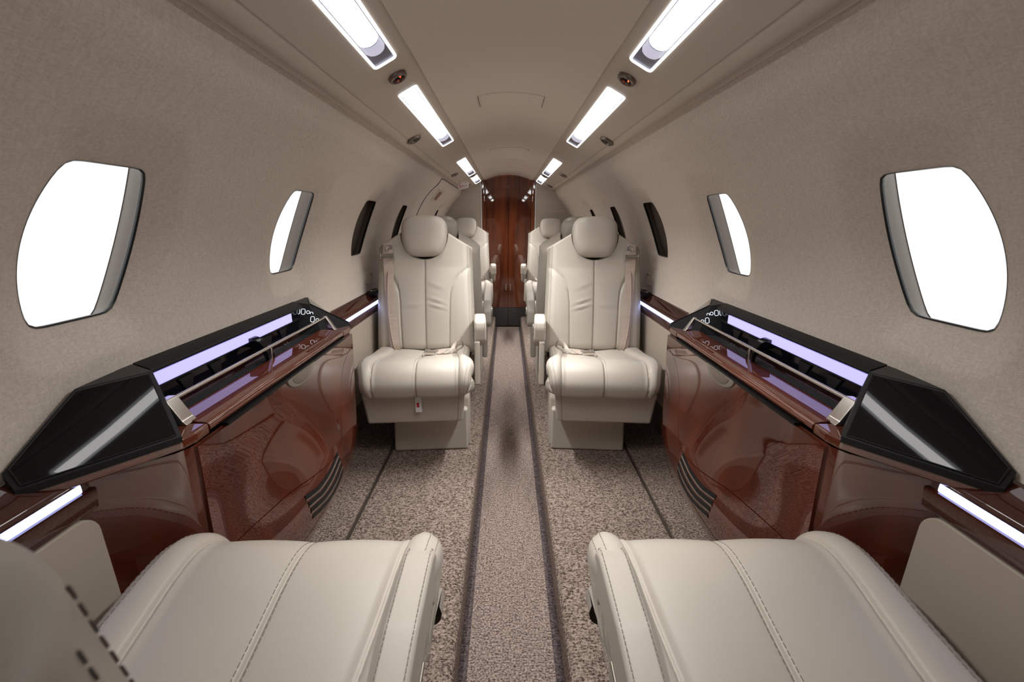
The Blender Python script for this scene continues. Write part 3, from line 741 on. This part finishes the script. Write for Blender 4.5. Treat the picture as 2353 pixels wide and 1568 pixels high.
def seat_meshes(mx):
    """meshes for one hand; mx=-1 mirrors"""
    out = {}
    def keep(key, name, g, mat, angle=40, kind=None, lab=None):
        if mx < 0: g.v = [(-x, y, z) for x, y, z in g.v]; g.f = [f[::-1] for f in g.f]
        o = build(name, g, mat, None, angle, kind); me = o.data; bpy.data.objects.remove(o); out[key] = (name, me, kind, lab)
    NI = len(CPATH)
    U = uvals(72, [(0, .03, 8), (.70, .09, 14), (-.66, .09, 14)])
    P = [[cushion_pt(u, i) for u in U] for i in range(NI)]
    def under(i, u):
        (y, z) = CPATH[i]; a = CPATH[max(i-1, 0)]; b = CPATH[min(i+1, NI-1)]; ty, tz = b[0]-a[0], b[1]-a[1]; L = math.hypot(ty, tz)
        x = u*cush_hw(i, -1 if u < 0 else 1)*.985; return (x, y-tz/L*.052, z+ty/L*.052)
    for i in range(NI): P[i] = [under(i, -1)]+P[i]+[under(i, 1)]
    g = Geo().grid(P)
    for e in (0, -1):
        cy, cz = .2, .37
        for i in range(NI-1): g.poly([P[i][e], P[i+1][e], (P[i][e][0]*.99, cy, cz)])
    keep('cushion', 'seat_cushion', g, LEA, 50)
    g = Geo(); I0 = 4
    for off in (-.0065, .0065):
        dash(g, [cushion_pt(off/.23, i, .0003) for i in range(I0, NI-8)])
    for sgn in (-1, 1):
        dash(g, [cushion_pt(sgn*(1-.024/cush_hw(i, sgn)), i, .0003) for i in range(I0, NI-8)])
        dash(g, [cushion_pt(sgn*(1-.010/cush_hw(i, sgn)), i, .0003) for i in range(I0, NI-8)])
    keep('cstitch', 'cushion_stitching', g, THR, kind='stuff')
    # backrest
    U = uvals(84, [(0, .03, 8), (.5, .06, 9), (-.5, .06, 9)])
    W = sorted(set([round(k/70, 4) for k in range(71)]+[round(1-.004*k, 4) for k in range(10)]))
    P = [[back_pt(u, wv) for u in U] for wv in W]
    g = Geo().grid(P)
    rim = P[0]+[r[-1] for r in P[1:]]+P[-1][-2::-1]+[r[0] for r in P[-2:0:-1]]
    hb = Vector((0, -cos(RC), sin(RC)))
    g.grid([rim, [tuple(Vector(p)-hb*.03) for p in rim]], True)
    keep('back', 'backrest', g, LEA, 60)
    g = Geo()
    for off in (-.006, .006): dash(g, [back_pt(off/.23, .02+.96*k/60*1.0, .0003, 0) for k in range(1, 60)], .008, .005, .0008)
    for sgn in (-1, 1):
        for off in (.008, .020): dash(g, [back_pt(sgn*(1-off/.232), .06+.91*k/60, .0004, 0) for k in range(61)], .0085, .0058, .001)
    keep('bstitch', 'backrest_stitching', g, THRD, kind='stuff')
    # shell behind
    P = []
    for wv in [k/24 for k in range(25)]:
        row = []
        for k in range(41):
            u = -cos(pi*k/40); xn = u*.23; top = back_top(xn)*.5; top = back_top(xn)+.004 if abs(xn) > .117 else .50
            h = .02+wv*(top-.02); hw = back_hw(h)+.004; x = u*hw
            e = hw-abs(x); r = .06; ex = 1-sqrt(max(0, 1-((r-e)/r)**2)) if e < r else 0
            et = top-h; tt = 1-sqrt(max(0, 1-((.05-et)/.05)**2)) if et < .05 else 0
            row.append(bp(x, h, -.135-.015*sin(pi*wv)+.06*min(1, (ex**2+tt**2)**.5)))
        P.append(row)
    rim = P[0]+[r[-1] for r in P[1:]]+P[-1][-2::-1]+[r[0] for r in P[-2:0:-1]]
    g = Geo().grid(P); g.grid([rim, [tuple(Vector(p)+hb*.008) for p in rim]], True)
    b2 = [tuple(Vector(p)+hb*.008) for p in rim]; g.grid([b2, [tuple(lerp(Vector(p), Vector(bp(0, .25, -.06)), .04)+hb*.012) for p in rim]], True)
    keep('shell', 'back_shell', g, LEA2, 50)
    # headrest
    g = Geo(); NA = 72; rings = []
    prof = [(0.001, .032), (.3, .0318), (.5, .031), (.7, .0285), (.82, .0245), (.90, .018), (.955, .008), (.985, -.004), (.99, -.012), (.975, -.0195), (.968, -.023), (.975, -.027)]
    for t, d in prof: rings.append([bp(head_out(2*pi*k/NA)[0]*t, HC+head_out(2*pi*k/NA)[1]*t, d) for k in range(NA)])
    g.grid(rings, True); keep('head', 'headrest', g, LEA, 50)
    g = Geo(); rings = []
    for t, d in [(.96, -.022), (.985, -.028), (1.0, -.04), (.99, -.06), (.95, -.078), (.88, -.09), (.7, -.098), (.4, -.102), (.001, -.103)]: rings.append([bp(head_out(2*pi*k/NA)[0]*t, HC+head_out(2*pi*k/NA)[1]*t*(1 if sin(2*pi*k/NA) > 0 else .9), d) for k in range(NA)])
    g.grid(rings, True); keep('headback', 'headrest_shell', g, LEA2, 50)
    g = Geo().rbox(-.05, .05, 0, .02, 0, .2, .006, 2, lambda c: bp(c.x, .40+c.z*.8, -.075-c.y)); keep('post', 'headrest_post', g, BLKM)
    # skirt under the cushion
    def tp(c):
        k = 1+.06*(c.z-.2)/.15; return (c.x*k-.012, c.y-.02*(c.z-.2)/.15, c.z)
    g = Geo().rbox(-.205, .195, .075, .44, .200, .345, .012, 3, tp); keep('skirt', 'seat_skirt', g, LEA2)
    g = Geo()
    for q_, x_ in (('', -.197), ('2', .172)): keep('skirtseam'+q_, 'skirt_seam', Geo().tube([tp(Vector((x_, .0745, .205+k*.02))) for k in range(7)], .0009, 5), THRD)
    g = Geo().rbox(-.133, .200, .19, .56, 0, .200, .012, 3, lambda c: (c.x+(-.006 if c.x < 0 else .0)*(1-c.z/.2), c.y+.012*(c.z/.2), c.z)); keep('pedestal', 'pedestal', g, LEA2)
    pg = [(.225, .004), (.62, .004), (.60, .25), (.55, .315), (.30, .305), (.255, .285), (.235, .24)]
    g = Geo().prism(pg, .176, .208, lambda p, q, t: (t, p, q), .009, 3); keep('flank', 'pedestal_cover', g, LEA2)
    g = Geo().rbox(-.15, .16, .34, .50, .20, .40, .02, 2); keep('frame', 'seat_frame', g, BLKM)
    # arm rest on the aisle side
    pa = [(.155, .535), (.150, .59), (.158, .618), (.185, .629), (.30, .622), (.40, .602), (.48, .565), (.53, .505), (.545, .44), (.535, .415), (.50, .41), (.475, .44), (.455, .49), (.42, .525), (.36, .545), (.26, .552), (.205, .552), (.20, .535), (.18, .528)]
    g = Geo().prism(pa, .238, .288, lambda p, q, t: (t, p, q), .009, 3); keep('arm', 'armrest', g, LEA, 50)
    g = Geo(); topc = catmull([(.150, .592), (.158, .618), (.185, .6305), (.30, .6235), (.40, .6035), (.48, .567)], 8)
    for x_ in (.2445, .2815): dash(g, [(x_, y, z-.0022) for y, z in topc], .0075, .005, .001)
    keep('armst', 'armrest_stitching', g, THRD, kind='stuff')
    g = Geo().rbox(.2865, .292, .30, .46, .553, .559, .0015, 1, lambda c: (c.x, c.y, c.z-.35*(max(0, c.y-.36))**1.2)); keep('armtrim', 'armrest_trim', g, PEW)
    pg = [(.505+.022*cos(k/20*2*pi), .475+.055*sin(k/20*2*pi)) for k in range(20)]
    g = Geo().prism(pg, .286, .296, lambda p, q, t: (t, p, q), .003, 2); keep('armpiv', 'armrest_pivot', g, CHRP)
    g = Geo().rbox(.232, .262, .44, .54, .22, .45, .008, 2); keep('armpost', 'armrest_support', g, LEA2)
    # shoulder belt on the window side
    def bpt(x, h, lift): 
        p = Vector(back_pt(x/back_hw(h), h/back_top(x*.98), lift, 0)); return p
    line = [(-.168, .54, -.03), (-.172, .535, .012), (-.172, .50, .016), (-.172, .44, .010), (-.169, .38, .009), (-.165, .30, .008), (-.160, .22, .007), (-.155, .14, .008), (-.150, .08, .012), (-.143, .03, .022), (-.138, .0, .03)]
    cpts = []
    for x, h, l in catmull(line, 4): cpts.append(bpt(x, max(.004, min(h, back_top(x)-.001)), l))
    g = Geo().ribbon(cpts, Vector((1, 0, .02)), .044, hb, .0022); keep('belt', 'shoulder_belt', g, WEB, 60)
    pts2 = []
    for x, h, l in catmull([(-.178, .40, .006), (-.180, .30, .005), (-.176, .2, .005), (-.168, .1, .008), (-.150, .02, .02)], 5): pts2.append(bpt(x, h, l))
    g = Geo().ribbon(pts2, Vector((.55, -.8, .1)), .030, Vector((.8, .55, 0)), .002); keep('belt2', 'shoulder_belt_return', g, WEB, 60)
    c = bpt(-.172, .475, .020)
    g = Geo().tube([tuple(c+Vector((-.030, 0, 0))), tuple(c+Vector((.030, 0, 0)))], .0085, 12); keep('roller', 'belt_roller', g, PEW)
    for q_, s_ in (('', -1), ('2', 1)): keep('rollend'+q_, 'roller_bracket', Geo().rbox(c.x+s_*.031-.002, c.x+s_*.031+.002, c.y-.012, c.y+.012, c.z-.014, c.z+.014, .0015, 1), CHRP)
    c2 = bpt(-.170, .512, .016)
    g = Geo().rbox(-.022, .022, -.004, .004, -.018, .018, .003, 2, lambda q: tuple(c2+Vector((q.x, q.y-.1*q.z, q.z)))); g.tube([tuple(c2+Vector((0, -.004, 0))), tuple(c2+Vector((0, -.012, 0)))], .009, 12)
    keep('guide', 'belt_guide', g, CHR)
    # lap belt and buckle lying on the cushion
    def cpt(x, y, lift):
        i = min(range(len(CPATH)), key=lambda k: (CPATH[k][0]-y)**2+(0 if CPATH[k][1] > .42 else 9)); return Vector(cushion_pt(x/cush_hw(i, -1 if x < 0 else 1), i, lift))
    a = cpt(.040, .285, .012); b_ = cpt(.100, .275, .014)
    g = Geo(); ang = atan2(b_.y-a.y, b_.x-a.x)
    g.rbox(-.032, .030, -.019, .019, -.008, .008, .004, 2, lambda q: (a.x+.0+q.x*cos(ang)-q.y*sin(ang), a.y+q.x*sin(ang)+q.y*cos(ang), a.z+q.z)); keep('buckle', 'belt_buckle', g, CHR)
    g = Geo().rbox(-.030, -.012, -.016, .016, .0075, .0105, .0012, 1, lambda q: (a.x+q.x*cos(ang)-q.y*sin(ang), a.y+q.x*sin(ang)+q.y*cos(ang), a.z+q.z)); keep('bflap', 'buckle_flap', g, CHRP)
    lp = [a+Vector((.028, 0, .0)), cpt(.090, .28, .012), cpt(.115, .27, .018), cpt(.140, .285, .030), cpt(.160, .31, .045), cpt(.172, .34, .035), cpt(.182, .38, .004), cpt(.19, .41, -.02)]
    lp = catmull([tuple(p) for p in lp], 5)
    g = Geo().ribbon(lp, [Vector((.15*sin(k*.7), 1, .3*sin(k*.5))) for k in range(len(lp))], .036, [Vector((-.2, .1*sin(k), 1)) for k in range(len(lp))], .002); keep('lap', 'lap_belt', g, WEB, 60)
    # label hanging from the front edge
    g = Geo().rbox(-.012, .014, .048, .0505, .262, .330, .0008, 1, lambda q: (q.x+.03*(.328-q.z)*1, q.y-.1*(.3-q.z)+.004, q.z)); keep('tag', 'hanging_label', g, WHT)
    g = Geo().box(-.004, .005, .0495, .0512, .284, .304); keep('tagmark', 'label_mark', g, RED)
    return out
MESH = {1: seat_meshes(1), -1: seat_meshes(-1)}
SUB = {'cstitch': 'cushion', 'bstitch': 'back', 'headback': 'head', 'skirtseam': 'skirt', 'skirtseam2': 'skirt', 'rollend2': 'belt', 'armst': 'arm', 'armtrim': 'arm', 'armpiv': 'arm', 'roller': 'belt', 'rollend': 'belt', 'guide': 'belt', 'belt2': 'belt', 'buckle': 'lap', 'bflap': 'lap', 'flank': 'pedestal', 'tagmark': 'tag'}
def seat(mx, loc, rz, label, arm=(0, 0, 0), ped=0, tagged=False, belt=True, back=None, wide=None):
    root = empty('cabin_seat', loc, rz); tag(root, label, 'seat', 'cream leather cabin seats')
    made = {}
    order = [k for k in MESH[mx] if k not in SUB]+[k for k in MESH[mx] if k in SUB]
    for k in order:
        if k in ('tag', 'tagmark') and not tagged: continue
        if not belt and k in ('belt', 'belt2', 'roller', 'rollend', 'rollend2', 'guide', 'lap', 'buckle', 'bflap'): continue
        name, me, kind, lab = MESH[mx][k]
        o = bpy.data.objects.new(name, me); COL.objects.link(o); made[k] = o
        o.parent = made[SUB[k]] if k in SUB else root
        if kind: o['kind'] = kind
    if arm != (0, 0, 0):
        for k in ('arm', 'armpost'): made[k].location = (arm[0]*mx, arm[1], arm[2])
    if back:
        for k in ('back', 'shell', 'head', 'post'): made[k].location = back; made[k].rotation_euler = (radians(6), 0, 0)
    if wide: made['cushion'].scale = (wide, 1.14, 1); made['cushion'].location = (0, -.004, .026)
    if ped: made['pedestal'].location = (0, ped, 0); 
    return root
ZP = .115
R4 = radians(4)
seat(1, (-.378, 1.58, ZP), R4, 'cream leather seat facing the viewer on the left, red-marked white label hanging under its cushion', tagged=True)
seat(-1, (.378, 1.58, ZP), -R4, 'cream leather seat facing the viewer on the right, between right console and aisle')
seat(-1, (-.357, .668, ZP), pi, 'near left cream seat with its back to the viewer, cushion filling the lower left', arm=(-.060, -.075, -.107), belt=False, back=(0, .0986, -.0385), wide=1.0)
seat(1, (.361, .668, ZP), pi, 'near right cream seat with its back to the viewer, cushion filling the lower right', arm=(-.060, -.075, -.107), belt=False, back=(-.01, .1146, -.0112), wide=1.0)
seat(-1, (-.395, 3.03, ZP), pi, 'cream seat facing away, backed against the left seat that faces the viewer', ped=-.20)
seat(1, (.395, 3.03, ZP), pi, 'cream seat facing away, backed against the right seat that faces the viewer', ped=-.20)
seat(1, (-.392, 3.90, ZP), R4, 'farthest cream seat on the left facing the viewer, before the grey bulkhead', ped=.10)
seat(-1, (.392, 3.90, ZP), -R4, 'farthest cream seat on the right facing the viewer, before the grey bulkhead', ped=.10)
